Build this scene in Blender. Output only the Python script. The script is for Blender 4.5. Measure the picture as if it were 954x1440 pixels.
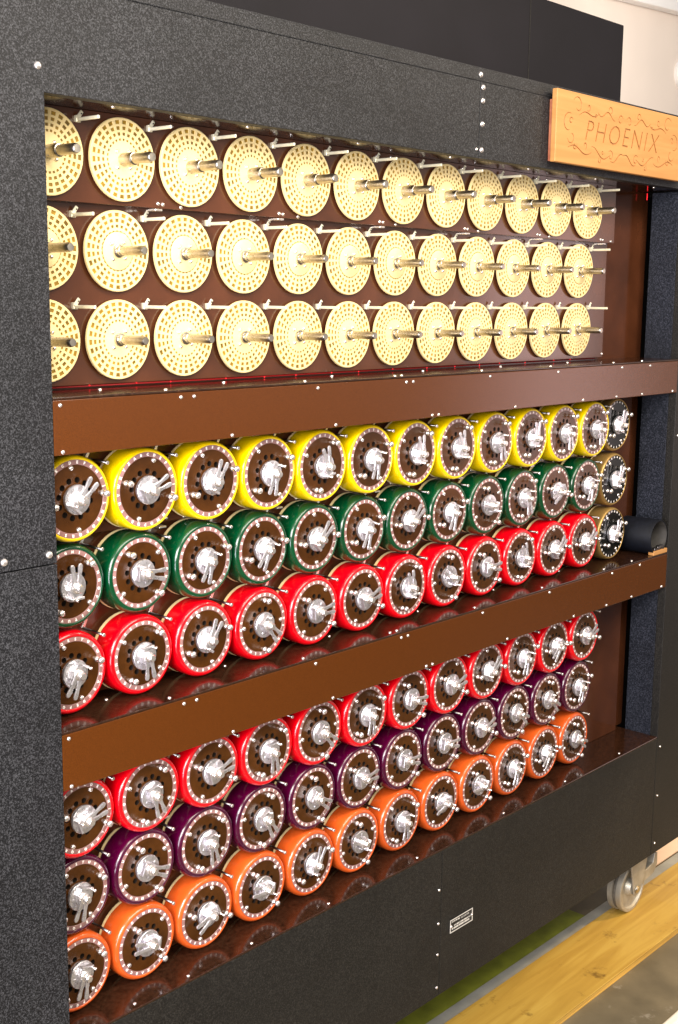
import bpy, bmesh, math, random
from mathutils import Vector, Matrix
random.seed(7)
for o in list(bpy.data.objects): bpy.data.objects.remove(o)
scene = bpy.context.scene
col = scene.collection

# ---------------------------------------------------------------- units
P = 0.135            # one drum pitch in metres; all layout numbers below are in pitches
ZF = -12.78          # floor level, in pitches relative to the second disc row
def W(x, y, z): return Vector((x*P, y*P, (z-ZF)*P))

# ---------------------------------------------------------------- camera
cam_d = bpy.data.cameras.new('camera'); cam = bpy.data.objects.new('camera', cam_d); col.objects.link(cam)
R3 = Matrix(((0.66737442, 0.11837133, -0.73525479), (-0.74463938, 0.12080216, -0.65644423), (0.01111619, 0.98559376, 0.16876422)))
cam.matrix_world = Matrix.Translation(W(-7.1661, -11.6091, -0.4628)) @ R3.to_4x4()
cam_d.sensor_fit = 'VERTICAL'; cam_d.sensor_height = 36.0; cam_d.lens = 44.048
cam_d.clip_start = 0.05; cam_d.clip_end = 100
scene.camera = cam

# ---------------------------------------------------------------- light
world = bpy.data.worlds.new('World'); scene.world = world; world.use_nodes = True
wb = world.node_tree.nodes['Background']; wb.inputs[0].default_value = (1.0, 0.93, 0.86, 1); wb.inputs[1].default_value = 0.42

def area(name, loc, target, sx, sy, power, color):
    d = bpy.data.lights.new(name, 'AREA'); d.shape = 'RECTANGLE'; d.size = sx*P; d.size_y = sy*P; d.energy = power; d.color = color
    o = bpy.data.objects.new(name, d); col.objects.link(o); o.location = W(*loc)
    o.rotation_euler = (W(*target)-W(*loc)).to_track_quat('-Z', 'Y').to_euler(); return o
def spot(name, loc, power, color, radius):
    d = bpy.data.lights.new(name, 'POINT'); d.energy = power; d.color = color; d.shadow_soft_size = radius*P
    o = bpy.data.objects.new(name, d); col.objects.link(o); o.location = W(*loc); return o
area('ceiling_softlight', (4, -14, 9), (6, 0, -4), 18, 7, 75, (1.0, 0.91, 0.78))
area('window_light', (41, -19.9, -3.2), (10, 0, -3), 4.6, 12.6, 8.5, (1.0, 0.72, 0.72))
area('camera_side_light', (-12, -13, 2.5), (6, 0, -3.5), 10, 9, 88, (1.0, 0.94, 0.86))
area('left_cool_light', (-10, -6, -3), (5, 0, -4), 4, 13, 48, (0.90, 0.88, 1.0))
spot('ceiling_bulb', (-2, -9, 9), 7, (1.0, 0.88, 0.72), 0.7)
spot('ceiling_bulb', (7, -9, 9), 7, (1.0, 0.88, 0.72), 0.7)
spot('ceiling_bulb', (17, -8, 7), 26, (1.0, 0.80, 0.55), 0.7)
ld = bpy.data.lights.new('floor_spot', 'SPOT'); ld.energy = 190; ld.color = (1.0, 0.68, 0.32); ld.spot_size = math.radians(38); ld.spot_blend = 0.7; ld.shadow_soft_size = 0.06
lo = bpy.data.objects.new('floor_spot', ld); col.objects.link(lo); lo.location = W(25, -9, 2); lo.rotation_euler = (W(17, -1.6, -12.6)-W(25, -9, 2)).to_track_quat('-Z', 'Y').to_euler()
spot('wall_lamp_glow', (36, 7, 9), 17, (1.0, 0.90, 0.80), 0.5)

scene.render.engine = 'CYCLES'
vs = scene.view_settings
vs.view_transform = 'Standard'; vs.look = 'None'; vs.exposure = 0.33; vs.gamma = 1.0
try: vs.use_curve_mapping = False
except Exception: pass

# ---------------------------------------------------------------- materials
def new_mat(name):
    m = bpy.data.materials.new(name); m.use_nodes = True
    nt = m.node_tree; b = nt.nodes['Principled BSDF']; return m, nt, b
def mat(name, color, rough=0.4, metal=0.0, coat=0.0, vary=0.0, vscale=30.0, bump=0.0, bscale=400.0, rvary=0.0, spec=0.5, stretch=None, rand=0.0):
    """Principled material with noise-driven colour, roughness and fine relief."""
    m, nt, b = new_mat(name)
    b.inputs['Base Color'].default_value = (*color, 1); b.inputs['Roughness'].default_value = rough
    b.inputs['Metallic'].default_value = metal; b.inputs['Coat Weight'].default_value = coat; b.inputs['Coat Roughness'].default_value = 0.06
    b.inputs['Specular IOR Level'].default_value = spec
    tc = nt.nodes.new('ShaderNodeTexCoord'); src = tc.outputs['Object']
    if stretch:
        mp = nt.nodes.new('ShaderNodeMapping'); mp.inputs['Scale'].default_value = stretch
        nt.links.new(src, mp.inputs['Vector']); src = mp.outputs['Vector']
    if vary or rvary:
        n = nt.nodes.new('ShaderNodeTexNoise'); n.inputs['Scale'].default_value = vscale; n.inputs['Detail'].default_value = 6
        nt.links.new(src, n.inputs['Vector'])
        if vary:
            r = nt.nodes.new('ShaderNodeValToRGB'); e = r.color_ramp.elements
            e[0].position = 0.3; e[1].position = 0.7
            e[0].color = (*[c*(1-vary) for c in color], 1); e[1].color = (*[min(1, c*(1+vary)) for c in color], 1)
            nt.links.new(n.outputs['Fac'], r.inputs['Fac']); nt.links.new(r.outputs['Color'], b.inputs['Base Color'])
        if rvary:
            mr = nt.nodes.new('ShaderNodeMapRange'); mr.inputs['To Min'].default_value = max(0.02, rough-rvary); mr.inputs['To Max'].default_value = rough+rvary
            nt.links.new(n.outputs['Fac'], mr.inputs['Value']); nt.links.new(mr.outputs['Result'], b.inputs['Roughness'])
    if rand:
        oi = nt.nodes.new('ShaderNodeObjectInfo'); mr2 = nt.nodes.new('ShaderNodeMapRange'); mr2.inputs['To Min'].default_value = 1-rand; mr2.inputs['To Max'].default_value = 1.0
        nt.links.new(oi.outputs['Random'], mr2.inputs['Value'])
        hs = nt.nodes.new('ShaderNodeHueSaturation'); hs.inputs['Color'].default_value = (*color, 1)
        if vary: nt.links.new(r.outputs['Color'], hs.inputs['Color'])
        nt.links.new(mr2.outputs['Result'], hs.inputs['Value']); nt.links.new(hs.outputs['Color'], b.inputs['Base Color'])
    if bump:
        n2 = nt.nodes.new('ShaderNodeTexNoise'); n2.inputs['Scale'].default_value = bscale; n2.inputs['Detail'].default_value = 3
        nt.links.new(src, n2.inputs['Vector'])
        bp = nt.nodes.new('ShaderNodeBump'); bp.inputs['Strength'].default_value = bump; bp.inputs['Distance'].default_value = 0.001
        nt.links.new(n2.outputs['Fac'], bp.inputs['Height']); nt.links.new(bp.outputs['Normal'], b.inputs['Normal'])
    return m
def speckle(name, dark, light, scale, rough, bump):
    """crackle-finish paint: dark ground with pale flecks"""
    m, nt, b = new_mat(name)
    tc = nt.nodes.new('ShaderNodeTexCoord')
    n = nt.nodes.new('ShaderNodeTexNoise'); n.inputs['Scale'].default_value = scale; n.inputs['Detail'].default_value = 4; n.inputs['Roughness'].default_value = 0.7
    big = nt.nodes.new('ShaderNodeTexNoise'); big.inputs['Scale'].default_value = 5; big.inputs['Detail'].default_value = 3
    nt.links.new(tc.outputs['Object'], n.inputs['Vector']); nt.links.new(tc.outputs['Object'], big.inputs['Vector'])
    r = nt.nodes.new('ShaderNodeValToRGB'); e = r.color_ramp.elements
    e[0].position = 0.47; e[0].color = (*dark, 1); e[1].position = 0.74; e[1].color = (*light, 1)
    nt.links.new(n.outputs['Fac'], r.inputs['Fac'])
    mx = nt.nodes.new('ShaderNodeMix'); mx.data_type = 'RGBA'; mx.blend_type = 'MULTIPLY'; mx.inputs['Factor'].default_value = 1
    r2 = nt.nodes.new('ShaderNodeValToRGB'); e = r2.color_ramp.elements
    e[0].position = 0.3; e[0].color = (0.75, 0.75, 0.75, 1); e[1].position = 0.7; e[1].color = (1.15, 1.15, 1.15, 1)
    nt.links.new(big.outputs['Fac'], r2.inputs['Fac'])
    nt.links.new(r.outputs['Color'], mx.inputs['A']); nt.links.new(r2.outputs['Color'], mx.inputs['B'])
    nt.links.new(mx.outputs['Result'], b.inputs['Base Color'])
    b.inputs['Roughness'].default_value = rough; b.inputs['Specular IOR Level'].default_value = 0.3
    bp = nt.nodes.new('ShaderNodeBump'); bp.inputs['Strength'].default_value = bump; bp.inputs['Distance'].default_value = 0.0012
    nt.links.new(n.outputs['Fac'], bp.inputs['Height']); nt.links.new(bp.outputs['Normal'], b.inputs['Normal'])
    return m
def wood(name, c1, c2, c3, rough=0.5, scale=1.0, axis='X', stain=False):
    m, nt, b = new_mat(name)
    tc = nt.nodes.new('ShaderNodeTexCoord'); mp = nt.nodes.new('ShaderNodeMapping')
    mp.inputs['Scale'].default_value = (2*scale, 26*scale, 26*scale) if axis == 'X' else (26*scale, 2*scale, 26*scale)
    nt.links.new(tc.outputs['Object'], mp.inputs['Vector'])
    n = nt.nodes.new('ShaderNodeTexNoise'); n.inputs['Scale'].default_value = 1.0; n.inputs['Detail'].default_value = 8; n.inputs['Distortion'].default_value = 1.4
    nt.links.new(mp.outputs['Vector'], n.inputs['Vector'])
    r = nt.nodes.new('ShaderNodeValToRGB'); e = r.color_ramp.elements
    e[0].position = 0.32; e[0].color = (*c1, 1); e[1].position = 0.62; e[1].color = (*c3, 1)
    k = r.color_ramp.elements.new(0.47); k.color = (*c2, 1)
    nt.links.new(n.outputs['Fac'], r.inputs['Fac'])
    out = r.outputs['Color']
    if stain:
        s = nt.nodes.new('ShaderNodeTexNoise'); s.inputs['Scale'].default_value = 9; s.inputs['Detail'].default_value = 7; s.inputs['Roughness'].default_value = 0.7
        nt.links.new(tc.outputs['Object'], s.inputs['Vector'])
        r2 = nt.nodes.new('ShaderNodeValToRGB'); e = r2.color_ramp.elements
        e[0].position = 0.33; e[0].color = (0.30, 0.24, 0.16, 1); e[1].position = 0.42; e[1].color = (1, 1, 1, 1)
        nt.links.new(s.outputs['Fac'], r2.inputs['Fac'])
        mx = nt.nodes.new('ShaderNodeMix'); mx.data_type = 'RGBA'; mx.blend_type = 'MULTIPLY'; mx.inputs['Factor'].default_value = 0.8
        nt.links.new(out, mx.inputs['A']); nt.links.new(r2.outputs['Color'], mx.inputs['B']); out = mx.outputs['Result']
    nt.links.new(out, b.inputs['Base Color'])
    b.inputs['Roughness'].default_value = rough
    bp = nt.nodes.new('ShaderNodeBump'); bp.inputs['Strength'].default_value = 0.25; bp.inputs['Distance'].default_value = 0.0006
    nt.links.new(n.outputs['Fac'], bp.inputs['Height']); nt.links.new(bp.outputs['Normal'], b.inputs['Normal'])
    return m
def emit(name, color, strength):
    m, nt, b = new_mat(name)
    b.inputs['Base Color'].default_value = (*color, 1); b.inputs['Emission Color'].default_value = (*color, 1); b.inputs['Emission Strength'].default_value = strength
    return m

M = {}
M['crackle'] = speckle('black_crackle_paint', (0.0035, 0.0037, 0.0047), (0.078, 0.079, 0.086), 430, 0.55, 0.5)
M['crackle_fine'] = speckle('black_satin_paint', (0.006, 0.0055, 0.005), (0.050, 0.046, 0.040), 480, 0.5, 0.3)
M['navy'] = speckle('navy_black_paint', (0.004, 0.006, 0.011), (0.06, 0.065, 0.09), 330, 0.5, 0.4)
M['upper'] = mat('matt_black_board', (0.007, 0.006, 0.009), 0.65, spec=0.25, vary=0.25, vscale=4, bump=0.1, bscale=300)
M['brown'] = mat('brown_enamel', (0.076, 0.0205, 0.0026), 0.14, vary=0.22, vscale=900, bump=0.10, bscale=900, coat=0.0, rvary=0.05, spec=0.45)
M['brown_gloss'] = mat('brown_gloss_panel', (0.070, 0.022, 0.009), 0.17, vary=0.30, vscale=9, bump=0.03, bscale=60, coat=0.2, rvary=0.06)
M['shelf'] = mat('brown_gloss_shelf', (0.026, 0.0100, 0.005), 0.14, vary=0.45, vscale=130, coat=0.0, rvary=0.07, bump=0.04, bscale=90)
M['ivory'] = mat('ivory_plastic', (0.86, 0.68, 0.33), 0.38, vary=0.07, vscale=26, coat=0.15, rand=0.10, rvary=0.1)
M['contact'] = mat('brass_contact', (0.25, 0.145, 0.009), 0.4, vary=0.7, vscale=42)
M['rimcream'] = mat('cream_disc_edge', (0.78, 0.62, 0.33), 0.4, vary=0.05, vscale=20)
M['rod'] = mat('dark_steel_rod', (0.20, 0.19, 0.19), 0.28, metal=1.0, vary=0.2, vscale=60)
M['steel'] = mat('nickel_steel', (0.52, 0.48, 0.41), 0.30, metal=1.0, vary=0.2, vscale=80, rvary=0.1)
M['alu'] = mat('cast_aluminium', (0.80, 0.78, 0.82), 0.30, metal=0.85, vary=0.14, vscale=160, bump=0.25, bscale=350, rvary=0.12, rand=0.12)
M['bright'] = mat('bright_rivet', (0.90, 0.85, 0.82), 0.26, metal=0.9, rvary=0.06)
M['latch'] = mat('latch_enamel', (0.72, 0.68, 0.52), 0.35, metal=0.35, vary=0.1, vscale=60)
for k, c in dict(yellow=(0.86, 0.60, 0.0), green=(0.0, 0.047, 0.014), red=(0.72, 0.0, 0.006), maroon=(0.055, 0.0, 0.020), orange=(0.64, 0.095, 0.013)).items():
    M[k] = mat(k+'_gloss_shell', c, 0.22, coat=0.35, vary=0.12, vscale=34, rvary=0.12, rand=0.15)
M['face'] = mat('brown_bakelite_face', (0.062, 0.0200, 0.0030), 0.24, coat=0.0, vary=0.2, vscale=50, rvary=0.07, rand=0.25, spec=0.4)
M['holewall'] = mat('hole_wall', (0.010, 0.006, 0.004), 0.5)
M['ring'] = mat('pink_brown_letter_ring', (0.27, 0.145, 0.135), 0.3, coat=0.15, vary=0.12, vscale=120)
M['letters'] = mat('white_letters', (0.95, 0.88, 0.84), 0.4)
M['blackface'] = mat('black_gloss_face', (0.004, 0.0045, 0.004), 0.12, spec=0.3)
M['brass'] = mat('brass_shell', (0.36, 0.225, 0.07), 0.34, metal=0.6, vary=0.25, vscale=12)
M['signwood'] = wood('carved_oak', (0.44, 0.200, 0.056), (0.47, 0.222, 0.065), (0.50, 0.245, 0.076), 0.55, 1.3)
M['signgroove_shade'] = mat('carved_groove_shade', (0.36, 0.150, 0.042), 0.6, vary=0.2, vscale=60)  # same wood as the board, with the carving's shadow darkened into its colour
M['signedge'] = wood('sign_edge', (0.30, 0.09, 0.045), (0.36, 0.12, 0.06), (0.42, 0.15, 0.08), 0.5, 1.2)
M['plank'] = wood('yellow_plywood', (0.31, 0.180, 0.026), (0.37, 0.225, 0.036), (0.42, 0.27, 0.05), 0.5, 1.1, stain=True)
M['ply'] = mat('plywood_edge', (0.50, 0.30, 0.06), 0.7, vary=0.45, vscale=1.0, stretch=(4, 60, 420))
M['floor'] = mat('worn_grey_floor', (0.11, 0.09, 0.055), 0.55, vary=0.28, vscale=9, bump=0.2, bscale=40, rvary=0.12)
def scuff(m):
    nt = m.node_tree; bs = nt.nodes['Principled BSDF']; src = bs.inputs['Base Color'].links[0].from_socket
    tc = nt.nodes.new('ShaderNodeTexCoord'); n = nt.nodes.new('ShaderNodeTexNoise'); n.inputs['Scale'].default_value = 14; n.inputs['Detail'].default_value = 9; n.inputs['Roughness'].default_value = 0.75
    nt.links.new(tc.outputs['Object'], n.inputs['Vector'])
    r = nt.nodes.new('ShaderNodeValToRGB'); e = r.color_ramp.elements; e[0].position = 0.60; e[0].color = (0, 0, 0, 1); e[1].position = 0.70; e[1].color = (0.6, 0.6, 0.6, 1)
    nt.links.new(n.outputs['Fac'], r.inputs['Fac'])
    mx = nt.nodes.new('ShaderNodeMix'); mx.data_type = 'RGBA'; mx.inputs['B'].default_value = (0.30, 0.27, 0.22, 1)
    nt.links.new(r.outputs['Color'], mx.inputs['Factor']); nt.links.new(src, mx.inputs['A']); nt.links.new(mx.outputs['Result'], bs.inputs['Base Color'])
scuff(M['floor'])
M['matgreen'] = mat('green_floor_mat', (0.17, 0.19, 0.014), 0.6, vary=0.25, vscale=18, bump=0.2, bscale=200)
M['strip'] = mat('grey_metal_strip', (0.33, 0.33, 0.30), 0.45, metal=0.3, vary=0.2, vscale=12)
M['palefloor'] = mat('pale_floor', (0.74, 0.56, 0.44), 0.5, vary=0.06, vscale=5)
M['wall'] = mat('cream_wall', (0.86, 0.77, 0.70), 0.7, vary=0.04, vscale=2)
M['white'] = mat('white_trim', (0.86, 0.86, 0.87), 0.5, vary=0.03, vscale=3)
M['sleeve'] = mat('blue_black_card', (0.003, 0.004, 0.008), 0.6, spec=0.2, vary=0.3, vscale=80, bump=0.15, bscale=300)
M['sleeve_in'] = mat('grey_lining', (0.05, 0.046, 0.042), 0.6, vary=0.3, vscale=40)
M['zinc'] = mat('zinc_caster', (0.42, 0.40, 0.35), 0.48, metal=0.6, vary=0.25, vscale=25, rvary=0.12)
M['tyre'] = mat('caster_tread', (0.10, 0.09, 0.075), 0.6, vary=0.4, vscale=60)
M['plateblack'] = mat('plate_black', (0.010, 0.009, 0.009), 0.35)
M['platewhite'] = mat('plate_silver', (0.75, 0.72, 0.66), 0.4, metal=0.3)
M['dark'] = mat('interior_black', (0.006, 0.005, 0.005), 0.6)
M['led'] = emit('red_light_glow', (1.0, 0.02, 0.03), 0.9)
M['ledcord'] = emit('red_cord_glow', (0.5, 0.01, 0.01), 0.02)
M['lamp'] = emit('lamp_glow', (1.0, 0.88, 0.55), 4.0)
M['cream_rail'] = mat('cream_paint', (0.85, 0.80, 0.70), 0.4, vary=0.05, vscale=20)

# ---------------------------------------------------------------- mesh helpers (pitch units)
class MB:
    def __init__(s): s.v = []; s.f = []; s.m = []; s.sm = []
    def add(s, vs_, fs, mi=0, smooth=False):
        o = len(s.v); s.v += [tuple(p) for p in vs_]
        for f in fs: s.f.append(tuple(i+o for i in f)); s.m.append(mi); s.sm.append(smooth)
    def box(s, x0, x1, y0, y1, z0, z1, mi=0):
        s.add([(x0,y0,z0),(x1,y0,z0),(x1,y1,z0),(x0,y1,z0),(x0,y0,z1),(x1,y0,z1),(x1,y1,z1),(x0,y1,z1)],
              [(0,3,2,1),(4,5,6,7),(0,1,5,4),(1,2,6,5),(2,3,7,6),(3,0,4,7)], mi)
    def lathe(s, prof, n=40, mi=0, cx=0.0, cz=0.0, smooth=True, flat=()):
        """revolve (r, y) profile about the y axis; profile runs from back to front"""
        rings = []; vs_ = []
        for r, y in prof:
            if r < 1e-6: rings.append([len(vs_)]); vs_.append((cx, y, cz))
            else:
                rings.append(list(range(len(vs_), len(vs_)+n)))
                vs_ += [(cx+r*math.cos(2*math.pi*i/n), y, cz+r*math.sin(2*math.pi*i/n)) for i in range(n)]
        fs = []
        for a, b in zip(rings, rings[1:]):
            for i in range(n):
                j = (i+1) % n
                if len(a) == 1 and len(b) == 1: continue
                if len(a) == 1: fs.append((a[0], b[j], b[i]))
                elif len(b) == 1: fs.append((a[i], a[j], b[0]))
                else: fs.append((a[i], a[j], b[j], b[i]))
        s.add(vs_, fs, mi, smooth)
    def cyl(s, a, b, r, n=10, mi=0, r2=None, cap=True):
        a = Vector(a); b = Vector(b); d = (b-a).normalized(); u = d.orthogonal().normalized(); w = d.cross(u); r2 = r if r2 is None else r2
        vs_ = [a+(u*math.cos(2*math.pi*i/n)+w*math.sin(2*math.pi*i/n))*r for i in range(n)] + [b+(u*math.cos(2*math.pi*i/n)+w*math.sin(2*math.pi*i/n))*r2 for i in range(n)]
        s.add(vs_, [(i, (i+1) % n, n+(i+1) % n, n+i) for i in range(n)], mi, True)
        if cap: s.add(vs_, [tuple(range(n-1, -1, -1)), tuple(range(n, 2*n))], mi)
    def ball(s, c, r, n=10, mi=0):
        prof = [(r*math.sin(math.pi*k/6), r*math.cos(math.pi*k/6)) for k in range(7)]
        o = MB(); o.lathe(prof, n); s.add([(x+c[0], y+c[1], z+c[2]) for x, y, z in o.v], o.f, mi, True)
    def prism(s, pts, y0, y1, mi=0):
        """polygon in x,z extruded along y"""
        n = len(pts); vs_ = [(x, y0, z) for x, z in pts]+[(x, y1, z) for x, z in pts]
        s.add(vs_, [tuple(range(n)), tuple(range(2*n-1, n-1, -1))]+[(i, n+i, n+(i+1) % n, (i+1) % n) for i in range(n)], mi)
    def mesh(s, name, mats, sharp=None, bevel=0.0, segs=2):
        me = bpy.data.meshes.new(name)
        me.from_pydata([(x*P, y*P, z*P) for x, y, z in s.v], [], s.f)
        for m_ in (mats if isinstance(mats, (list, tuple)) else [mats]): me.materials.append(M[m_])
        me.polygons.foreach_set('material_index', s.m); me.polygons.foreach_set('use_smooth', s.sm)
        bm = bmesh.new(); bm.from_mesh(me)
        bmesh.ops.remove_doubles(bm, verts=bm.verts, dist=1e-6)
        bmesh.ops.recalc_face_normals(bm, faces=bm.faces)
        if bevel:
            ed = [e for e in bm.edges if len(e.link_faces) == 2 and e.calc_face_angle(0) > 0.6]
            bmesh.ops.bevel(bm, geom=ed, offset=bevel*P, segments=segs, affect='EDGES', profile=0.5)
        if sharp is not None:
            for e in bm.edges:
                if len(e.link_faces) == 2 and e.calc_face_angle(0) > sharp: e.smooth = False
        bm.to_mesh(me); bm.free(); me.update()
        return me

ABS = {}
def obj(name, me, parent=None, loc=(0, 0, 0), label=None, cat=None, group=None, kind=None, local=False):
    """link a mesh; loc is absolute in pitches unless local"""
    o = bpy.data.objects.new(name, me); col.objects.link(o)
    if parent is not None:
        o.parent = parent
        base = (0, 0, 0) if local else ABS.get(parent.name, (0, 0, 0))
        d = (loc[0]-base[0], loc[1]-base[1], loc[2]-base[2])
        o.location = (d[0]*P, d[1]*P, d[2]*P)
        ABS[o.name] = loc
    else:
        o.location = W(*loc); ABS[o.name] = loc
    if label: o['label'] = label
    if cat: o['category'] = cat
    if group: o['group'] = group
    if kind: o['kind'] = kind
    return o
def thing(name, loc, label, cat, group=None): return obj(name, None, None, loc, label, cat, group)
def centred(mb):
    """shift builder so that its first-vertex bounding centre is the origin; returns centre"""
    xs = [v[0] for v in mb.v]; ys = [v[1] for v in mb.v]; zs = [v[2] for v in mb.v]
    c = ((min(xs)+max(xs))/2, (min(ys)+max(ys))/2, (min(zs)+max(zs))/2)
    mb.v = [(x-c[0], y-c[1], z-c[2]) for x, y, z in mb.v]; return c
def part_box(name, parent, m, x0, x1, y0, y1, z0, z1, bevel=0.012, **k):
    b = MB(); b.box(x0, x1, y0, y1, z0, z1); c = centred(b)
    return obj(name, b.mesh(name, m, bevel=bevel), parent, c, **k)

# rows: z of the centre, y of the drum or disc front
ROWZ = [1.03, 0.03, -0.97, -2.67, -3.67, -4.67, -6.37, -7.35, -8.34]
DISCY = [-0.13, 0.0, 0.0, -0.13, 0.0, 0.0, -0.115, 0.0, 0.01]
FACEY = {3: -0.455, 4: -0.335, 5: -0.335, 6: -0.435, 7: -0.33, 8: -0.315}
YF = -0.72; XL = 0.55; XR = 14.43

# ================================================================ setting
b = MB(); b.box(-40, 70, -60, 60, -0.2, 0); me = b.mesh('floor', 'floor'); obj('floor', me, None, (0, 0, ZF), kind='structure')
b = MB(); b.box(0, 40, 0, 13.2, 0, 0.02); obj('pale_floor', b.mesh('pale_floor', 'palefloor'), None, (16.2, 0.40, ZF+0.015), kind='structure')
b = MB(); b.box(-40, 70, 0, 1, 0, 40); obj('wall', b.mesh('wall', 'wall'), None, (0, 14, ZF), kind='structure')

b = MB(); b.box(-30, 0, 0, 8, 0, 0.02)
obj('floor_mat', b.mesh('floor_mat', 'matgreen'), None, (13.85, 0.33, ZF+0.012), 'dark green mat lying on the floor beneath the black machine', 'mat')
b = MB(); b.box(0, 40, 0, 0.30, 0, 0.05)
obj('floor_strip', b.mesh('floor_strip', 'strip', bevel=0.01), None, (-12, 0.035, ZF+0.005), 'long narrow grey metal strip between yellow plank and green mat', 'strip')

# ================================================================ the machine
mach = thing('cipher_machine', (7, 1.6, ZF), 'huge black cabinet machine with three banks of discs and coloured drums', 'machine')

# rivets share one mesh
b = MB(); b.lathe([(0.042, 0.0), (0.042, -0.008), (0.034, -0.022), (0.018, -0.030), (0, -0.032)], 12); RIV = b.mesh('rivet', 'bright')
b = MB(); b.lathe([(0.024, 0.0), (0.024, -0.006), (0.019, -0.014), (0.010, -0.019), (0, -0.020)], 10); RIVS = b.mesh('small_rivet', 'bright')
b = MB(); b.v = []; t = MB(); t.lathe([(0.024, 0.0), (0.024, -0.006), (0.018, -0.014), (0, -0.019)], 10)
b.add([(x, z, -y) for x, y, z in t.v], t.f, 0, True); RIVUP = b.mesh('shelf_rivet', 'bright')
def rivet(parent, x, y, z, me=None): return obj('rivet', me or RIV, parent, (x, y, z))

# front panels: upper-left L of the front with the opening cut out, in one sheet
b = MB(); b.prism([(-2.6, -3.272), (XL, -3.272), (XL, 1.52), (7.935, 1.52), (7.935, 2.575), (-2.6, 2.575)], YF, YF+0.16)
c = centred(b); fp = obj('front_panel', b.mesh('front_panel', 'crackle', bevel=0.006, segs=1), mach, c, label='speckled black front panel, upper left with the long lintel')
for x, z in ((0.478, 1.766), (-0.103, 1.766), (-0.1, -3.17), (0.45, -3.17)): rivet(fp, x, YF, z)
lp = part_box('front_panel', mach, 'crackle', -2.6, XL, YF, YF+0.16, -11.30, -3.286, 0.006, label='speckled black front panel, lower left')
for z in (-3.40, ): rivet(lp, -0.85, YF, z)
tp = part_box('front_panel', mach, 'crackle', 7.945, 16.6, YF, YF+0.16, 1.52, 2.575, 0.006, label='speckled black lintel panel behind the wooden sign')
for z in (2.50, 2.317, 1.997, 1.64): rivet(tp, 8.0, YF, z)
rivet(fp, 7.88, YF, 1.64, RIVS)
cp = part_box('cap_strip', mach, 'crackle', -2.6, 16.6, YF+0.012, 0.4, 2.58, 2.77, 0.01); rivet(cp, 7.95, YF+0.012, 2.67)
part_box('top_board', mach, 'upper', -2.6, 16.6, 0.402, 2.0, 2.58, 2.75)
up = part_box('upper_housing', mach, 'upper', -2.6, 16.62, 2.0, 5.0, 1.2, 5.06, 0.02)
b = MB(); b.box(-0.012, 0.012, -0.006, 0.01, -1.2, 1.15); obj('panel_seam', b.mesh('panel_seam', 'crackle_fine'), up, (13.2, 2.0, 3.85))
# right post: front sheet and the navy reveal facing the drums
po = part_box('post', mach, 'crackle_fine', XR, 16.6, YF, YF+0.16, -11.30, 1.518, 0.008)
for z in (-9.075, -10.089, -11.087, -2.95, 0.4): rivet(po, 14.56, YF, z, RIVS)
part_box('post_reveal', mach, 'navy', XR, XR+0.2, YF+0.162, -0.01, -8.86, 1.50, 0.004)
bp_ = part_box('base_panel', mach, 'crackle_fine', XL+0.004, 7.515, YF, YF+0.14, -11.30, -8.875, 0.006)
bq = part_box('base_panel', mach, 'crackle_fine', 7.523, XR-0.012, YF, YF+0.14, -11.30, -8.875, 0.006)
for z in (-9.504, -10.064, -10.585, -11.144): rivet(bp_, 7.46, YF, z, RIVS)
part_box('bottom_pan', mach, 'dark', -2.55, 16.5, YF+0.18, 4.9, -11.28, -11.18)
part_box('side_panel', mach, 'crackle', 16.4, 16.6, YF+0.162, 5.0, -11.30, 2.57)
part_box('side_panel', mach, 'crackle', -2.6, -2.4, YF+0.162, 5.0, -11.30, 2.57)

# shelf beams and boards
def beam(x1, zt, zb, yback):
    bm_ = part_box('shelf_beam', mach, 'brown', XL+0.003, x1, YF+0.002, YF+0.06, zb, zt-0.032, 0.008)
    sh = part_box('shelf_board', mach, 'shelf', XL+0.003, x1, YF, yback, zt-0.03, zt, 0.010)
    part_box('beam_underside', mach, 'brown', XL+0.003, x1, YF+0.062, -0.07, zb, zb+0.03, 0.004)
    x = 0.62
    for x in (0.64, 2.3, 2.5, 4.6, 6.4, 6.55, 8.4, 10.3, 12.35, 13.35): rivet(bm_, x, YF+0.002, zt-0.085, RIVS)
    for x in (0.66, 3.1, 4.95, 7.0, 7.15, 9.1, 11.1, 12.2, 13.1, 14.25): rivet(bm_, x, YF+0.002, zb+0.035, RIVS)
    for x in (2.15, 4.45, 6.25, 6.4, 8.3, 10.2, 12.2, 13.2): rivet(sh, x, YF+0.09, zt, RIVUP)
    for x in (1.6, 3.5, 5.5, 7.5, 9.5, 11.5): rivet(sh, x, -0.14, zt, RIVUP)
    return bm_
beam(XR-0.005, -1.52, -2.135, 0.45)
beam(XR+0.06-0.07, -5.165, -5.84, 0.4)
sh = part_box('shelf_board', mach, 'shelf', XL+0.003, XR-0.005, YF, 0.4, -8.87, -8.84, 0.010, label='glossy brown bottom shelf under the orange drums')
for x in (1.55, 2.4, 3.5, 5.0, 7.0, 9.3, 11.2, 13.1): rivet(sh, x, YF+0.09, -8.84, RIVUP)
sf = part_box('soffit_board', mach, 'shelf', XL+0.003, XR-0.005, YF+0.01, 0.4, 1.523, 1.55, 0.004)
b = MB(); b.add([(x, y, -z) for x, y, z in [(p.co.x/P, p.co.y/P, p.co.z/P) for p in RIVUP.vertices]], [tuple(q.vertices) for q in RIVUP.polygons], 0, True); RIVDN = b.mesh('soffit_rivet', 'bright')
for k in range(7): rivet(sf, 1.6+2*k, YF+0.25, 1.523, RIVDN)

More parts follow.
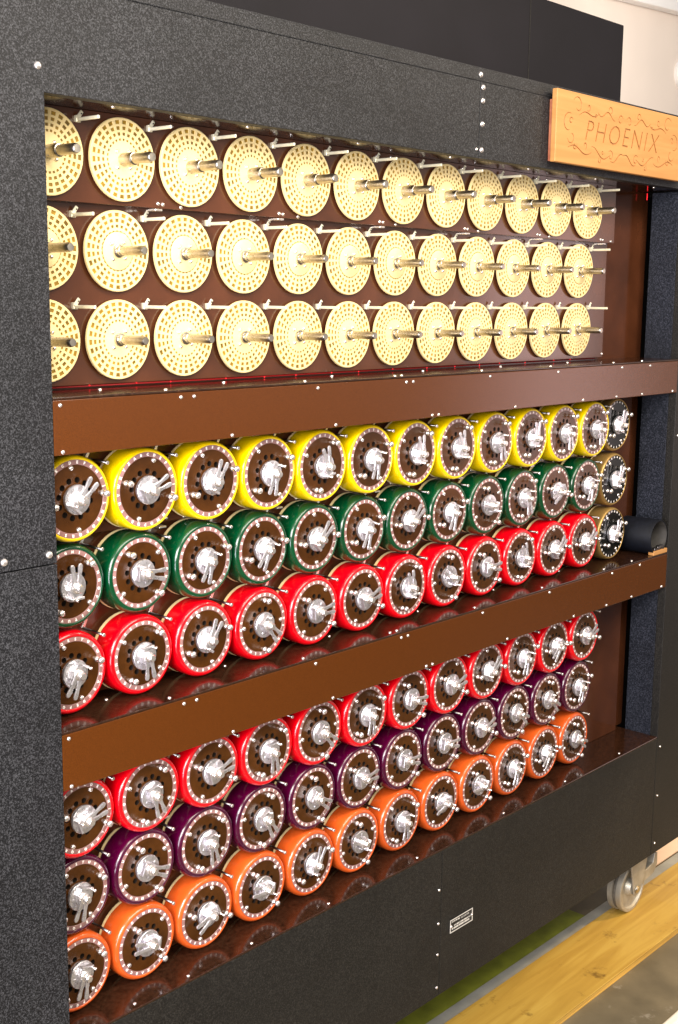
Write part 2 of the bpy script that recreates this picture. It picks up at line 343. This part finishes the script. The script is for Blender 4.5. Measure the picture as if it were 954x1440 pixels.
# bank panels: upper row stands proud of the two rows beneath it
part_box('back_sheet', mach, 'brown_gloss', XL, 14.66, 0.20, 0.24, -8.84, 1.523, 0.0)
part_box('interior', mach, 'dark', XL, 16.4, 0.46, 0.5, -11.0, 1.5, 0.0)
for bank, (ztop, zsplit, zbot, xr) in enumerate(((1.522, 0.535, -1.475, 13.02), (-2.13, -3.17, -5.12, 14.2), (-5.83, -6.86, -8.835, 14.2))):
    pa = part_box('bank_panel', mach, 'brown_gloss', XL, (xr, 13.5, 12.55)[bank], -0.06, 0.07, zsplit, ztop, 0.004)
    pb = part_box('bank_panel', mach, 'brown_gloss', XL, xr, 0.072, 0.12, zbot, ztop-0.006, 0.004)
    for k in range(6):
        x = 2.45+2*k
        if bank == 2 and k == 5: continue
        rivet(pa, x+0.10, -0.06, zsplit+0.05, RIVS); rivet(pa, x+0.17, -0.06, zsplit+0.045, RIVS); rivet(pa, x+0.45, -0.06, zsplit+0.03, RIVS)
        if bank < 2 and x < 12 and bank == 0: rivet(pa, x+0.02, -0.06, ztop-0.06, RIVS); rivet(pa, x+0.32, -0.06, ztop-0.05, RIVS)
        if bank == 0: rivet(pb, x+0.55, 0.072, zbot+0.06, RIVS)
        br = MB(); br.box(-0.055, 0.055, -0.14, 0.0, -0.012, 0.012); br.box(-0.04, 0.04, 0.0, 0.05, -0.01, 0.01)
        obj('bracket', br.mesh('bracket', 'bright', bevel=0.006, segs=1), mach, (x, -0.06, zsplit-0.03))

# red lamps glowing in the slits
b = MB(); b.cyl((0.6, 0, 0), (12.9, 0, 0), 0.010, 8); obj('light_cord', b.mesh('light_cord', 'ledcord'), mach, (0, 0.15, -1.495))
b = MB(); b.ball((0, 0, 0), 0.011, 8); LEDH = b.mesh('red_light', 'led')
b = MB(); b.cyl((0, 0, -0.06), (0, 0, 0.06), 0.008, 8); LEDV = b.mesh('red_light', 'led')
rl = random.Random(5)
for k in range(17): obj('red_light', LEDH, mach, (0.9+k*0.7+rl.uniform(-0.12, 0.12), 0.145, -1.497+rl.uniform(-0.006, 0.008)))
for z in (1.44,): obj('red_light', LEDV, mach, (14.415, 0.09, z))

# ---------------------------------------------------------------- commutator discs
def disc_mesh():
    R = 0.456; rings = [(0.890, 0.047), (0.750, 0.042), (0.610, 0.037), (0.476, 0.028)]
    N = 26; b = MB()
    # edge and back
    b.lathe([(R*0.6, 0.07), (R*0.6, 0.034), (R, 0.034), (R, 0.010), (R*0.994, 0.004), (R*0.98, 0.0)], 104, 0)
    rad = [0.98]
    for r, h in rings: rad += [r+h, r-h]
    rad += [0.20]
    def pt(r, a, y): return (R*r*math.cos(a), y, R*r*math.sin(a))
    # 4 columns per hole pitch: the hole takes 2 of 4 (web, hole, hole, web)
    for k in range(len(rad)-1):
        ro, ri = rad[k], rad[k+1]; hole = (k % 2 == 1)
        for i in range(N):
            a0 = 2*math.pi*i/N; st = 2*math.pi/N
            cuts = [a0, a0+st*0.20, a0+st*0.80, a0+st]
            for j in range(3):
                A, B = cuts[j], cuts[j+1]
                if hole and j == 1:
                    d = 0.009
                    q = [pt(ro, A, 0), pt(ro, B, 0), pt(ri, B, 0), pt(ri, A, 0)]
                    w = [pt(ro, A, d), pt(ro, B, d), pt(ri, B, d), pt(ri, A, d)]
                    b.add(q+w, [(0, 1, 5, 4), (1, 2, 6, 5), (2, 3, 7, 6), (3, 0, 4, 7)], 0)
                else: b.add([pt(ro, A, 0), pt(ro, B, 0), pt(ri, B, 0), pt(ri, A, 0)], [(0, 1, 2, 3)], 0)
    b.lathe([(R*0.20, 0.0), (0, 0.0)], 104, 0, smooth=False)
    me = b.mesh('commutator_disc', 'ivory', sharp=0.5)
    c = MB()
    for k in range(4):
        r, h = rings[k]
        for i in range(N):
            a0 = 2*math.pi*i/N; st = 2*math.pi/N; A, B = a0+st*0.20, a0+st*0.80; d = 0.0088
            c.add([pt(r+h, A, d), pt(r+h, B, d), pt(r-h, B, d), pt(r-h, A, d)], [(0, 1, 2, 3)], 0)
    return me, c.mesh('contacts', 'contact')
DISC, CONT = disc_mesh()
b = MB(); b.lathe([(0.456, 0.022), (0.485, 0.022), (0.485, 0.008), (0.48, 0.006), (0, 0.006)], 48); BACKDISC = b.mesh('drum_seat_disc', 'rimcream', sharp=0.6)
b = MB(); b.lathe([(0.074, 0.0), (0.074, -0.19), (0.068, -0.20), (0.058, -0.202), (0.058, -0.46), (0.050, -0.50), (0.045, -0.505), (0, -0.506)], 20); SPIN_A = b.mesh('spindle', 'steel', sharp=0.6)
b = MB(); b.lathe([(0.075, 0.0), (0.075, -0.03), (0.055, -0.034), (0.055, -0.075), (0.060, -0.08), (0.060, -0.09), (0.053, -0.095), (0.053, -0.43), (0.046, -0.475), (0.042, -0.482), (0, -0.484)], 20); SPIN_B = b.mesh('spindle', 'steel', sharp=0.6)
b = MB(); b.lathe([(0.022, 0.0), (0.022, -0.012), (0.014, -0.022), (0, -0.024)], 10); SCREW = b.mesh('screw', 'bright')
b = MB(); b.lathe([(0.214, 0.0), (0.214, -0.006), (0.211, -0.008), (0, -0.008)], 60); HUBPL = b.mesh('centre_plate', 'ivory', sharp=0.6)
b = MB(); b.lathe([(0.214, -0.0005), (0.2215, -0.0005)], 60); HUBGR = b.mesh('plate_gap', 'contact')
# latch: leaning plate with a forward arm
b = MB()
b.prism([(-0.045, 0.0), (0.0, -0.015), (0.055, 0.062), (0.022, 0.088)], -0.02, 0.0)
b.box(-0.022, 0.004, -0.37, -0.004, -0.036, 0.002); b.box(-0.03, 0.03, -0.004, 0.05, -0.045, 0.03)
LATCH = b.mesh('drum_latch', 'latch', bevel=0.006, segs=1)
b = MB(); b.prism([(-0.045, 0.0), (0.0, -0.015), (0.055, 0.092), (0.022, 0.118)], -0.02, 0.0); LATCHP = b.mesh('latch_plate', 'bright', bevel=0.006, segs=1)
b = MB(); b.cyl((-0.01, 0.0, -0.01), (-0.01, -0.37, -0.02), 0.017, 8); LATCHR = b.mesh('drum_latch', 'rod')
b = MB(); b.cyl((-0.01, -0.37, -0.02), (-0.01, -0.40, -0.021), 0.024, 8); LATCHT = b.mesh('latch_tip', 'bright', bevel=0.005, segs=1)
b = MB(); b.lathe([(0.008, 0.0), (0.008, -0.008), (0, -0.009)], 8, 0); HOLEDOT = b.mesh('latch_hole', 'dark')

for row in range(9):
    for c_ in range(1, 13 if row not in (3, 4, 5) else 14):
        x, y, z = c_, DISCY[row], ROWZ[row]
        if row < 3:
            d = obj('commutator_disc', DISC, mach, (x, y, z))
            a = random.choice([0, 0.06, -0.05, 0.1]); d.rotation_euler = (0, a, 0)
            obj('contacts', CONT, d, (0, 0, 0), local=True, kind='stuff')
            if row == 1: cpl = obj('centre_plate', HUBPL, d, (0, 0, 0), local=True); obj('plate_gap', HUBGR, d, (0, 0, 0), local=True)
            obj('spindle', SPIN_A if row == 0 else SPIN_B, d, (0, 0, 0), local=True)
            for k in range(4):
                ang = math.pi/4+k*math.pi/2+0.1; obj('screw', SCREW, d, (0.125*math.cos(ang), -0.008 if row == 1 else 0, 0.125*math.sin(ang)), local=True)
        else:
            obj('drum_seat_disc', BACKDISC, mach, (x, y, z))
        if c_ < 13:
            la = obj('drum_latch', LATCH if row < 3 else LATCHR, mach, (x+0.425, y+0.03, z+0.39))
            if row > 2: obj('latch_plate', LATCHP, la, (0, 0, 0), local=True); obj('latch_tip', LATCHT, la, (0, 0, 0), local=True)
            if row < 3: obj('latch_hole', HOLEDOT, la, (0.02, -0.021, 0.045), local=True)

# ---------------------------------------------------------------- name plate on the base
b = MB(); b.box(0, 0.60, -0.012, 0, 0, 0.217); npl = obj('name_plate', b.mesh('name_plate', 'plateblack', bevel=0.004, segs=1), mach, (7.757, YF, -10.342))
b = MB()
for x0, x1, z0, z1 in ((0, 0.60, 0, 0.012), (0, 0.60, 0.205, 0.217), (0, 0.014, 0.012, 0.205), (0.586, 0.60, 0.012, 0.205)): b.box(x0, x1, -0.018, -0.012, z0, z1)
obj('plate_border', b.mesh('plate_border', 'platewhite'), npl, (0, 0, 0), local=True)
b = MB(); rr = random.Random(3)
def scribble(x0, x1, z0, z1):
    x = x0
    while x < x1:
        w = rr.uniform(0.010, 0.022); b.box(x, min(x+w, x1), -0.0155, -0.012, z0, z1); x += w+rr.choice([0.006, 0.006, 0.018])
scribble(0.05, 0.19, 0.165, 0.188); b.box(0.21, 0.25, -0.0155, -0.012, 0.160, 0.183); scribble(0.29, 0.50, 0.172, 0.177); scribble(0.29, 0.50, 0.155, 0.160)
scribble(0.11, 0.54, 0.088, 0.112); scribble(0.05, 0.51, 0.044, 0.072)
obj('plate_marks', b.mesh('plate_marks', 'platewhite'), npl, (0, 0, 0), local=True, kind='stuff')
for x in (0.025, 0.575): obj('plate_pin', SCREW, npl, (x, -0.012, 0.108), local=True)

# ---------------------------------------------------------------- casters
def caster(x, y):
    zt = -12.65
    b = MB(); b.box(-0.34, 0.42, -0.30, 0.30, 0, 0.06); b.box(-0.2, 0.2, -0.2, 0.2, 0.06, 0.12)
    ca = obj('caster', b.mesh('caster_plate', 'zinc', bevel=0.02), mach, (x, y, -11.42))
    b = MB()
    for yy in (-0.235, 0.195):
        b.prism([(-0.25, 1.24), (0.42, 1.24), (0.40, 1.0), (0.32, 0.72), (0.17, 0.40), (0.04, 0.34), (-0.07, 0.38), (-0.12, 0.60), (-0.22, 0.98)], yy, yy+0.04)
    obj('fork', b.mesh('fork', 'zinc', bevel=0.012), ca, (x, y, zt))
    b = MB(); R = 0.5
    b.lathe([(0.10, 0.14), (0.40, 0.13), (0.43, 0.15), (R, 0.15), (R, 0.05), (0.46, 0.04), (0.46, -0.03), (R, -0.04), (R, -0.14), (0.485, -0.15), (0.43, -0.15), (0.41, -0.10), (0.18, -0.07), (0.14, -0.17), (0.06, -0.18), (0, -0.18)], 48)
    wh = obj('wheel', b.mesh('wheel', 'zinc', sharp=0.5), ca, (x, y, zt+R+0.004))
    b = MB(); b.lathe([(0.455, 0.046), (0.474, 0.04), (0.474, -0.03), (0.455, -0.036)], 48); obj('tread', b.mesh('tread', 'tyre'), wh, (0, 0, 0), local=True)
    b = MB(); b.cyl((0, -0.28, 0), (0, 0.27, 0), 0.045, 12); b.cyl((0, -0.265, 0), (0, -0.235, 0), 0.075, 6); obj('axle', b.mesh('axle', 'steel'), wh, (0, 0, 0), local=True)
    b = MB(); b.prism([(0.30, 0.50), (0.80, 0.58), (0.92, 0.74), (0.90, 0.98), (0.80, 1.0), (0.74, 0.80), (0.30, 0.72)], -0.20, 0.16); obj('brake_pedal', b.mesh('brake_pedal', 'zinc', bevel=0.012), ca, (x, y, zt))
caster(14.50, -0.18); caster(0.2, -0.18)

# ================================================================ drums
L = 0.32
b = MB(); b.lathe([(0.40, 0.0), (0.470, 0.0), (0.479, -0.008), (0.482, -0.02), (0.483, -0.252), (0.481, -0.275), (0.475, -0.295), (0.465, -0.311), (0.452, -0.319), (0.443, -0.319), (0.438, -0.316), (0.436, -0.306), (0.432, -0.300)], 56)
SHELL = {'yellow': b.mesh('shell', 'yellow', sharp=1.2), 'brass': b.mesh('shell', 'brass', sharp=1.2)}
b = MB(); b.lathe([(0.40, 0.0), (0.470, 0.0), (0.479, -0.008), (0.482, -0.02), (0.483, -0.240), (0.481, -0.262), (0.474, -0.285), (0.461, -0.305), (0.444, -0.3165), (0.430, -0.3195), (0.421, -0.317), (0.4185, -0.306), (0.412, -0.300)], 56)
for k in ('green', 'red', 'maroon', 'orange'): SHELL[k] = b.mesh('shell', k, sharp=1.2)
b = MB(); b.lathe([(0.437, -0.300), (0.437, -0.310), (0.434, -0.312), (0.383, -0.312), (0.380, -0.309), (0.380, -0.300)], 56); RING = b.mesh('letter_ring', 'ring', sharp=0.6); RINGB = b.mesh('letter_ring', 'blackface', sharp=0.6)
# letters A-Z round the ring
def text_pts(ch, size):
    cu = bpy.data.curves.new('glyph', 'FONT'); cu.body = ch; cu.size = size; cu.align_x = 'CENTER'; cu.resolution_u = 2; cu.extrude = 0.0015
    cu.offset = 0.0022
    o = bpy.data.objects.new('glyph', cu); col.objects.link(o)
    dg = bpy.context.evaluated_depsgraph_get(); me = bpy.data.meshes.new_from_object(o.evaluated_get(dg))
    vs_ = [tuple(v.co) for v in me.vertices]; fs = [tuple(p.vertices) for p in me.polygons]
    bpy.data.objects.remove(o); bpy.data.curves.remove(cu); bpy.data.meshes.remove(me); return vs_, fs
b = MB()
for i in range(26):
    vs_, fs = text_pts(chr(65+i), 0.044); a = math.pi/2-2*math.pi*i/26; r = 0.394
    ca, sa = math.cos(a-math.pi/2), math.sin(a-math.pi/2)
    out = []
    for x, y, z in vs_:
        X, Z = x, r+y; out.append((X*ca-Z*sa, -0.3135-z, X*sa+Z*ca))
    b.add(out, fs, 0)
LETT = b.mesh('ring_letters', 'letters')
# face plate with twelve real holes
def face_mesh(m_):
    b = MB(); R0, R1, rh, hr = 0.155, 0.262, 0.2125, 0.0345; y = -0.306
    n = 12
    for k in range(12):
        a0 = 2*math.pi*(k-0.5)/12; a1 = a0+2*math.pi/12; am = (a0+a1)/2
        bd = []
        S = 5
        for i in range(S): a = a0+(a1-a0)*i/S; bd.append((R1*math.cos(a), R1*math.sin(a)))
        for i in range(3): r = R1+(R0-R1)*i/3; bd.append((r*math.cos(a1), r*math.sin(a1)))
        for i in range(S): a = a1+(a0-a1)*i/S; bd.append((R0*math.cos(a), R0*math.sin(a)))
        for i in range(3): r = R0+(R1-R0)*i/3; bd.append((r*math.cos(a0), r*math.sin(a0)))
        hx, hz = rh*math.cos(am), rh*math.sin(am)
        hp = []
        for x, z in bd:
            d = math.hypot(x-hx, z-hz); hp.append((hx+(x-hx)/d*hr, hz+(z-hz)/d*hr))
        m = len(bd)
        b.add([(x, y, z) for x, z in bd]+[(x, y, z) for x, z in hp], [(i, (i+1) % m, m+(i+1) % m, m+i) for i in range(m)], 0)
        b.add([(x, y, z) for x, z in hp]+[(x, y+0.07, z) for x, z in hp], [(i, (i+1) % m, m+(i+1) % m, m+i) for i in range(m)]+[tuple(range(m, 2*m))], 1)
    b.lathe([(0.379, -0.300), (0.379, -0.306), (0.262, -0.306)], 60, 0, smooth=False)
    b.lathe([(0.155, -0.306), (0, -0.306)], 60, 0, smooth=False)
    return b.mesh('face_plate', [m_, 'holewall'])
FACE = face_mesh('face')
b = MB(); b.lathe([(0.385, -0.300), (0.385, -0.312), (0, -0.312)], 56); FACEB = b.mesh('face_plate', 'blackface', sharp=0.6)
# hub with its stepped edge
b = MB(); b.lathe([(0.150, -0.306), (0.150, -0.325), (0.165, -0.328), (0.168, -0.334), (0.168, -0.362), (0.163, -0.369), (0.12, -0.374), (0.075, -0.374), (0.07, -0.372), (0, -0.372)], 40)
for k in range(4):
    a = 0.9+k*1.4; b.lathe([(0.02, -0.372), (0.018, -0.381), (0, -0.383)], 8, 0, 0.115*math.cos(a), 0.115*math.sin(a))
HUB = b.mesh('hub', 'alu', sharp=0.5)
# forked clip: base plate and two fingers
b = MB()
def finger(s):
    a = math.radians(7*s); pts = []
    for t, w in ((0.02, 0.035), (0.10, 0.026), (0.15, 0.021), (0.215, 0.028), (0.255, 0.028), (0.272, 0.020), (0.28, 0.010)): pts.append((t, w))
    cx = 0.024*s
    up_ = [(t, cx+w) for t, w in pts]; dn = [(t, cx-w) for t, w in reversed(pts)]
    poly = [(x*math.cos(a)-z*math.sin(a), x*math.sin(a)+z*math.cos(a)) for x, z in dn+up_]
    b.prism(poly, -0.448 if s > 0 else -0.446, -0.424)
finger(1); finger(-1)
b.prism([(-0.115, -0.055), (-0.02, -0.085), (0.07, -0.06), (0.07, 0.06), (-0.02, 0.085), (-0.115, 0.055)], -0.430, -0.371)
b.box(-0.135, -0.105, -0.45, -0.372, -0.085, 0.085)
CLIP = b.mesh('clip', 'alu', bevel=0.007, segs=2)
b = MB(); b.lathe([(0.062, -0.372), (0.062, -0.445), (0.046, -0.452), (0.046, -0.50), (0.036, -0.515), (0, -0.517)], 18); NOSE = b.mesh('spindle_end', 'bright', sharp=0.5)
b = MB(); b.cyl((-0.115, -0.40, 0.06), (-0.115, -0.50, 0.06), 0.013, 8); b.ball((-0.115, -0.505, 0.06), 0.02, 8); PEG = b.mesh('spring_peg', 'bright')
b = MB(); b.lathe([(0.020, -0.306), (0.020, -0.332), (0.032, -0.340), (0.036, -0.354), (0.030, -0.372), (0.017, -0.380), (0.016, -0.405), (0.034, -0.413), (0.042, -0.432), (0.034, -0.452), (0.014, -0.463), (0, -0.464)], 12); PIN = b.mesh('pin', 'bright')
b = MB(); b.lathe([(0.030, -0.306), (0.030, -0.316), (0.022, -0.328), (0, -0.333)], 12); DRIV = b.mesh('face_rivet', 'bright')

LEVER = {3: [50, 24, 65, -104, 105, -102, 98, 103, -79, 92, -82, -81],
         4: [92, -8, -111, -122, 48, -111, 47, -110, 162, -81, -152, -107],
         5: [-117, -85, 63, -47, 4, 17, 105, 143, -3, 109, 45, 45],
         6: [20, -73, 16, -86, -42, -96, -12, 13, 47, -107, -135, 29],
         7: [-108, -22, -81, -61, -34, 4, -8, -8, 16, -35, -42, -107],
         8: [-103, 171, -155, 169, 68, 148, -96, -170, 170, -105, -130, -30]}
COL = {3: 'yellow', 4: 'green', 5: 'red', 6: 'red', 7: 'maroon', 8: 'orange'}
WHERE = {3: 'under the upper beam', 4: 'in the middle bank', 5: 'in the middle bank', 6: 'in the lowest bank', 7: 'in the lowest bank', 8: 'on the bottom shelf'}
ORD = ['first', 'second', 'third', 'fourth', 'fifth', 'sixth', 'seventh', 'eighth', 'ninth', 'tenth', 'eleventh', 'twelfth']
def heading(a):
    a %= 360; return ['right', 'up to the right', 'up', 'up to the left', 'left', 'down to the left', 'down', 'down to the right'][int(((a+22.5) % 360)//45)]
def make_drum(name, shell, face, ring, x, yface, z, a, label, group):
    d = thing(name, (x, yface+L, z), label, 'drum', group)
    d.rotation_euler = (0, -math.radians(a), 0)
    zero = (0, 0, 0)
    obj('shell', SHELL[shell], d, zero, local=True); kf = 1.0 if shell in ('yellow', 'brass') else 0.958
    rg = obj('letter_ring', ring, d, zero, local=True); obj('ring_letters', LETT, rg, zero, local=True, kind='stuff'); rg.scale = (kf, 1, kf)
    fc = obj('face_plate', face, d, zero, local=True); fc.scale = (kf, 1, kf)
    h = obj('hub', HUB, d, zero, local=True)
    obj('clip', CLIP, h, zero, local=True); obj('spindle_end', NOSE, h, zero, local=True); obj('spring_peg', PEG, h, zero, local=True)
    for k in (0, 1):
        t = math.radians(-43+180*k); obj('pin', PIN, d, (0.343*kf*math.cos(t), 0, 0.343*kf*math.sin(t)), local=True)
        t = math.radians(47+180*k); obj('face_rivet', DRIV, d, (0.350*kf*math.cos(t), 0, 0.350*kf*math.sin(t)), local=True)
    return d
for row in range(3, 9):
    cn = COL[row]
    for i in range(12):
        a = LEVER[row][i]
        lab = f'{ORD[i]} {cn} drum from left {WHERE[row]}, clip pointing {heading(a)}'
        make_drum(f'{cn}_drum', cn, FACE, RING, i+1, FACEY[row], ROWZ[row], a, lab, f'{cn} drums {WHERE[row]}')
for k, row in enumerate((3, 4, 5)):
    make_drum('indicator_drum', 'brass', FACEB, RINGB, 13, -0.312, ROWZ[row], 73, ['topmost', 'middle', 'lowest'][k]+' of three black-faced brass drums at the right end', 'black-faced indicator drums')

# ================================================================ wooden name board
nb = thing('name_board', (11.7, YF, 1.62), 'carved orange wooden board reading PHOENIX on the black lintel', 'sign')
b = MB(); b.box(9.74, 13.94, -0.785, YF, 1.635, 2.55); c = centred(b); obj('backing_board', b.mesh('backing_board', 'signedge', bevel=0.01), nb, c)
b = MB(); b.box(9.70, 13.9, -0.88, -0.787, 1.62, 2.695); cb = centred(b)
bme = b.mesh('board', ['signwood', 'signgroove_shade'], bevel=0.012)
board = obj('board', bme, nb, cb)
# carving cutters
cut = MB()
def stroke(pts, r):
    n = 6; rings = []; vs_ = []
    pv = [Vector((x, 0, z)) for x, z in pts]
    for i, p in enumerate(pv):
        d = (pv[min(i+1, len(pv)-1)]-pv[max(i-1, 0)]).normalized(); side = Vector((-d.z, 0, d.x)); f = max(0.35, math.sin(math.pi*(i+0.6)/(len(pv)+0.2)))
        rings.append(len(vs_))
        for k in range(n):
            t = 2*math.pi*k/n; vs_.append(p+side*(r*f*math.cos(t))+Vector((0, 1, 0))*(r*1.3*math.sin(t)))
    fs = []
    for a, b2 in zip(rings, rings[1:]):
        for k in range(n): fs.append((a+k, a+(k+1) % n, b2+(k+1) % n, b2+k))
    fs.append(tuple(range(rings[0], rings[0]+n))); fs.append(tuple(range(rings[-1]+n-1, rings[-1]-1, -1)))
    return vs_, fs
def spiral(cx, cz, r0, r1, a0, turns, n=16): return [(cx+(r0+(r1-r0)*t/n)*math.cos(a0+turns*2*math.pi*t/n), cz+(r0+(r1-r0)*t/n)*math.sin(a0+turns*2*math.pi*t/n)) for t in range(n+1)]
def wave(x0, z0, x1, z1, amp, n=14, ph=0.0, cyc=1.0): return [(x0+(x1-x0)*t/n, z0+(z1-z0)*t/n+amp*math.sin(ph+cyc*2*math.pi*t/n)) for t in range(n+1)]
S = []
xm = 11.76
def sym(p, r=0.011):
    S.append((p, r)); S.append(([(2*xm-x, z) for x, z in p], r))
sym(spiral(10.30, 2.50, 0.15, 0.05, 2.6, -0.8)); sym(wave(10.35, 2.37, 10.95, 2.45, 0.04)); sym(spiral(10.62, 2.51, 0.06, 0.02, 4.0, 0.9, 10)); sym(wave(10.9, 2.47, 11.45, 2.44, -0.05, cyc=1.3))
sym(spiral(11.3, 2.53, 0.07, 0.03, 3.2, -0.8, 10)); sym(spiral(11.62, 2.42, 0.09, 0.03, 0.4, 0.8, 10))
sym(spiral(10.05, 2.22, 0.16, 0.10, 1.2, 0.6)); sym(spiral(10.12, 2.26, 0.06, 0.02, 0.3, 0.9, 10)); sym(spiral(10.14, 2.03, 0.12, 0.04, 3.4, 0.7, 12)); sym(spiral(10.25, 1.90, 0.07, 0.02, 0.6, -0.9, 10))
sym(wave(10.05, 1.86, 10.75, 1.84, 0.05, cyc=1.0)); sym(spiral(10.55, 1.93, 0.06, 0.02, 5.0, 0.8, 10)); sym(wave(10.75, 1.88, 11.35, 1.80, 0.06, ph=1.0)); sym(spiral(11.35, 1.84, 0.09, 0.03, 2.4, -0.9, 12)); sym(wave(11.35, 1.76, 11.76, 1.88, -0.04)); sym(spiral(11.02, 1.74, 0.05, 0.02, 2.0, 0.9, 10))
sym(spiral(10.85, 2.40, 0.035, 0.015, 0.0, 0.9, 8), 0.009); sym(spiral(11.1, 1.87, 0.035, 0.015, 0.0, -0.9, 8), 0.009)
cut_meshes = []
def cutter(vs_, fs, nm):
    me = bpy.data.meshes.new(nm); me.from_pydata([((x-cb[0])*P, (y-cb[1])*P, (z-cb[2])*P) for x, y, z in vs_], [], fs); me.materials.append(M['signwood']); me.materials.append(M['signgroove_shade'])
    me.polygons.foreach_set('material_index', [1]*len(me.polygons))
    bm = bmesh.new(); bm.from_mesh(me); bmesh.ops.remove_doubles(bm, verts=bm.verts, dist=1e-6); bmesh.ops.recalc_face_normals(bm, faces=bm.faces); bm.to_mesh(me); bm.free()
    o = bpy.data.objects.new(nm, me); col.objects.link(o); o.matrix_world = Matrix.Translation(W(*cb)); return o
allv, allf = [], []
for p, r in S:
    vs_, fs = stroke(p, r); k = len(allv); allv += [(v.x, -0.88+v.y, v.z) for v in vs_]; allf += [tuple(i+k for i in f) for f in fs]
cu = bpy.data.curves.new('glyph', 'FONT'); cu.body = 'PHOENIX'; cu.size = 0.42; cu.shear = 0.25; cu.extrude = 0.015; cu.resolution_u = 3; cu.offset = -0.006; cu.space_character = 1.22
to = bpy.data.objects.new('glyph', cu); col.objects.link(to)
tm = bpy.data.meshes.new_from_object(to.evaluated_get(bpy.context.evaluated_depsgraph_get()))
xs = [v.co.x for v in tm.vertices]; k0 = (12.95-10.55)/(max(xs)-min(xs)); xmin = min(xs)
ko = len(allv); tv = [(10.55+(v.co.x-xmin)*k0, -0.88-v.co.z, 2.015+v.co.y*1.08) for v in tm.vertices]; tf = [tuple(p.vertices) for p in tm.polygons]
bpy.data.objects.remove(to); bpy.data.meshes.remove(tm)
c1 = cutter(allv, allf, 'scroll_cutter'); c2 = cutter(tv, tf, 'text_cutter')
ok = False
bpy.context.view_layer.update()
nv0 = len(board.data.vertices)
for cc in (c1, c2):
    md = board.modifiers.new('carve', 'BOOLEAN'); md.operation = 'DIFFERENCE'; md.object = cc; md.solver = 'EXACT'; md.use_self = (cc is c1)
dg = bpy.context.evaluated_depsgraph_get(); nm = bpy.data.meshes.new_from_object(board.evaluated_get(dg))
board.modifiers.clear()
print('BOARD', nv0, len(nm.vertices))
if len(nm.vertices) > nv0+100: board.data = nm
for cc in (c1, c2): bpy.data.objects.remove(cc)

# ================================================================ loose things on the machine
b = MB(); R = 0.33
b.lathe([(R-0.025, 0.70), (R, 0.70), (R, 0.0), (R-0.006, -0.006), (R-0.025, -0.004)], 44, 0); b.lathe([(R-0.025, -0.004), (R-0.025, 0.70)], 44, 1)
sl = obj('card_sleeve', b.mesh('card_sleeve', ['sleeve', 'sleeve_in'], sharp=0.8), None, (14.07, -0.70, -5.163+R), 'open blue-black tube lying on the shelf beside the right post', 'tube')
b = MB(); b.box(0, 0.53, 0, 0.12, 0, 0.085); obj('wood_block', b.mesh('wood_block', 'signwood', bevel=0.012), None, (13.88, YF-0.0+0.003, -5.163), 'small orange wooden block in front of the blue-black tube', 'block')
b = MB(); b.box(0, 0.22, 0, 0.1, 0, 0.05); b.box(0.2, 0.40, 0.01, 0.09, 0.02, 0.075); b.cyl((0.05, -0.02, 0.06), (0.3, -0.02, 0.085), 0.018, 8)
obj('dark_fitting', b.mesh('dark_fitting', 'rod', bevel=0.01), None, (13.93, YF+0.013, -5.077), 'dark metal fitting resting on the small wooden block', 'fitting')

# ================================================================ floor things
pk = thing('plank', (12, -0.65, ZF), 'long yellow plywood plank on the floor under the caster wheel', 'plank')
b = MB(); b.box(-14, 30, -1.345, 0.035, ZF+0.0975, -12.65); c = centred(b); obj('top_face', b.mesh('top_face', 'plank', bevel=0.008), pk, c)
for k in range(3):
    b = MB(); b.box(-14, 30, -1.345+0.004*(k % 2)+0.004, 0.030, ZF+0.003+0.0315*k, ZF+0.003+0.0315*(k+1)-0.001); c = centred(b)
    obj('ply', b.mesh('ply', 'ply'), pk, c)
b = MB()
prof = [(0.0, 0.0), (0.10, 0.13), (0.24, 0.16), (0.45, 0.16), (0.45, 0.0)]
b.add([(-20, -y, z) for y, z in prof]+[(20, -y, z) for y, z in prof], [(0, 1, 2, 3, 4), (9, 8, 7, 6, 5)]+[(i, 5+i, 5+(i+1) % 5, (i+1) % 5) for i in range(5)])
kb = obj('cream_kerb', b.mesh('cream_kerb', 'cream_rail', bevel=0.03), None, (11.5, -2.62, ZF), 'cream painted edge strip on the floor at the bottom right corner', 'kerb')

# background: pale cornice and a small lamp high on the wall
b = MB(); b.box(-14, 14, 0, 0.5, 0, 5); co = obj('cornice', b.mesh('cornice', 'white', bevel=0.05), None, (39.0, 13.4, 10.78), kind='structure'); co.rotation_euler = (0, -math.radians(3.1), 0)
lf = thing('wall_lamp', (42.35, 13.9, 8.75), 'small glowing round lamp high on the cream wall', 'lamp')
b = MB(); b.lathe([(0.55, 0.10), (0.55, -0.06), (0.44, -0.12), (0.40, -0.10), (0.36, 0.0)], 28); obj('lamp_bezel', b.mesh('lamp_bezel', 'white'), lf, (0, 0, 0), local=True)
b = MB(); b.lathe([(0.36, 0.0), (0.32, -0.14), (0.2, -0.24), (0, -0.28)], 24); obj('bulb', b.mesh('bulb', 'lamp'), lf, (0, 0, 0), local=True)
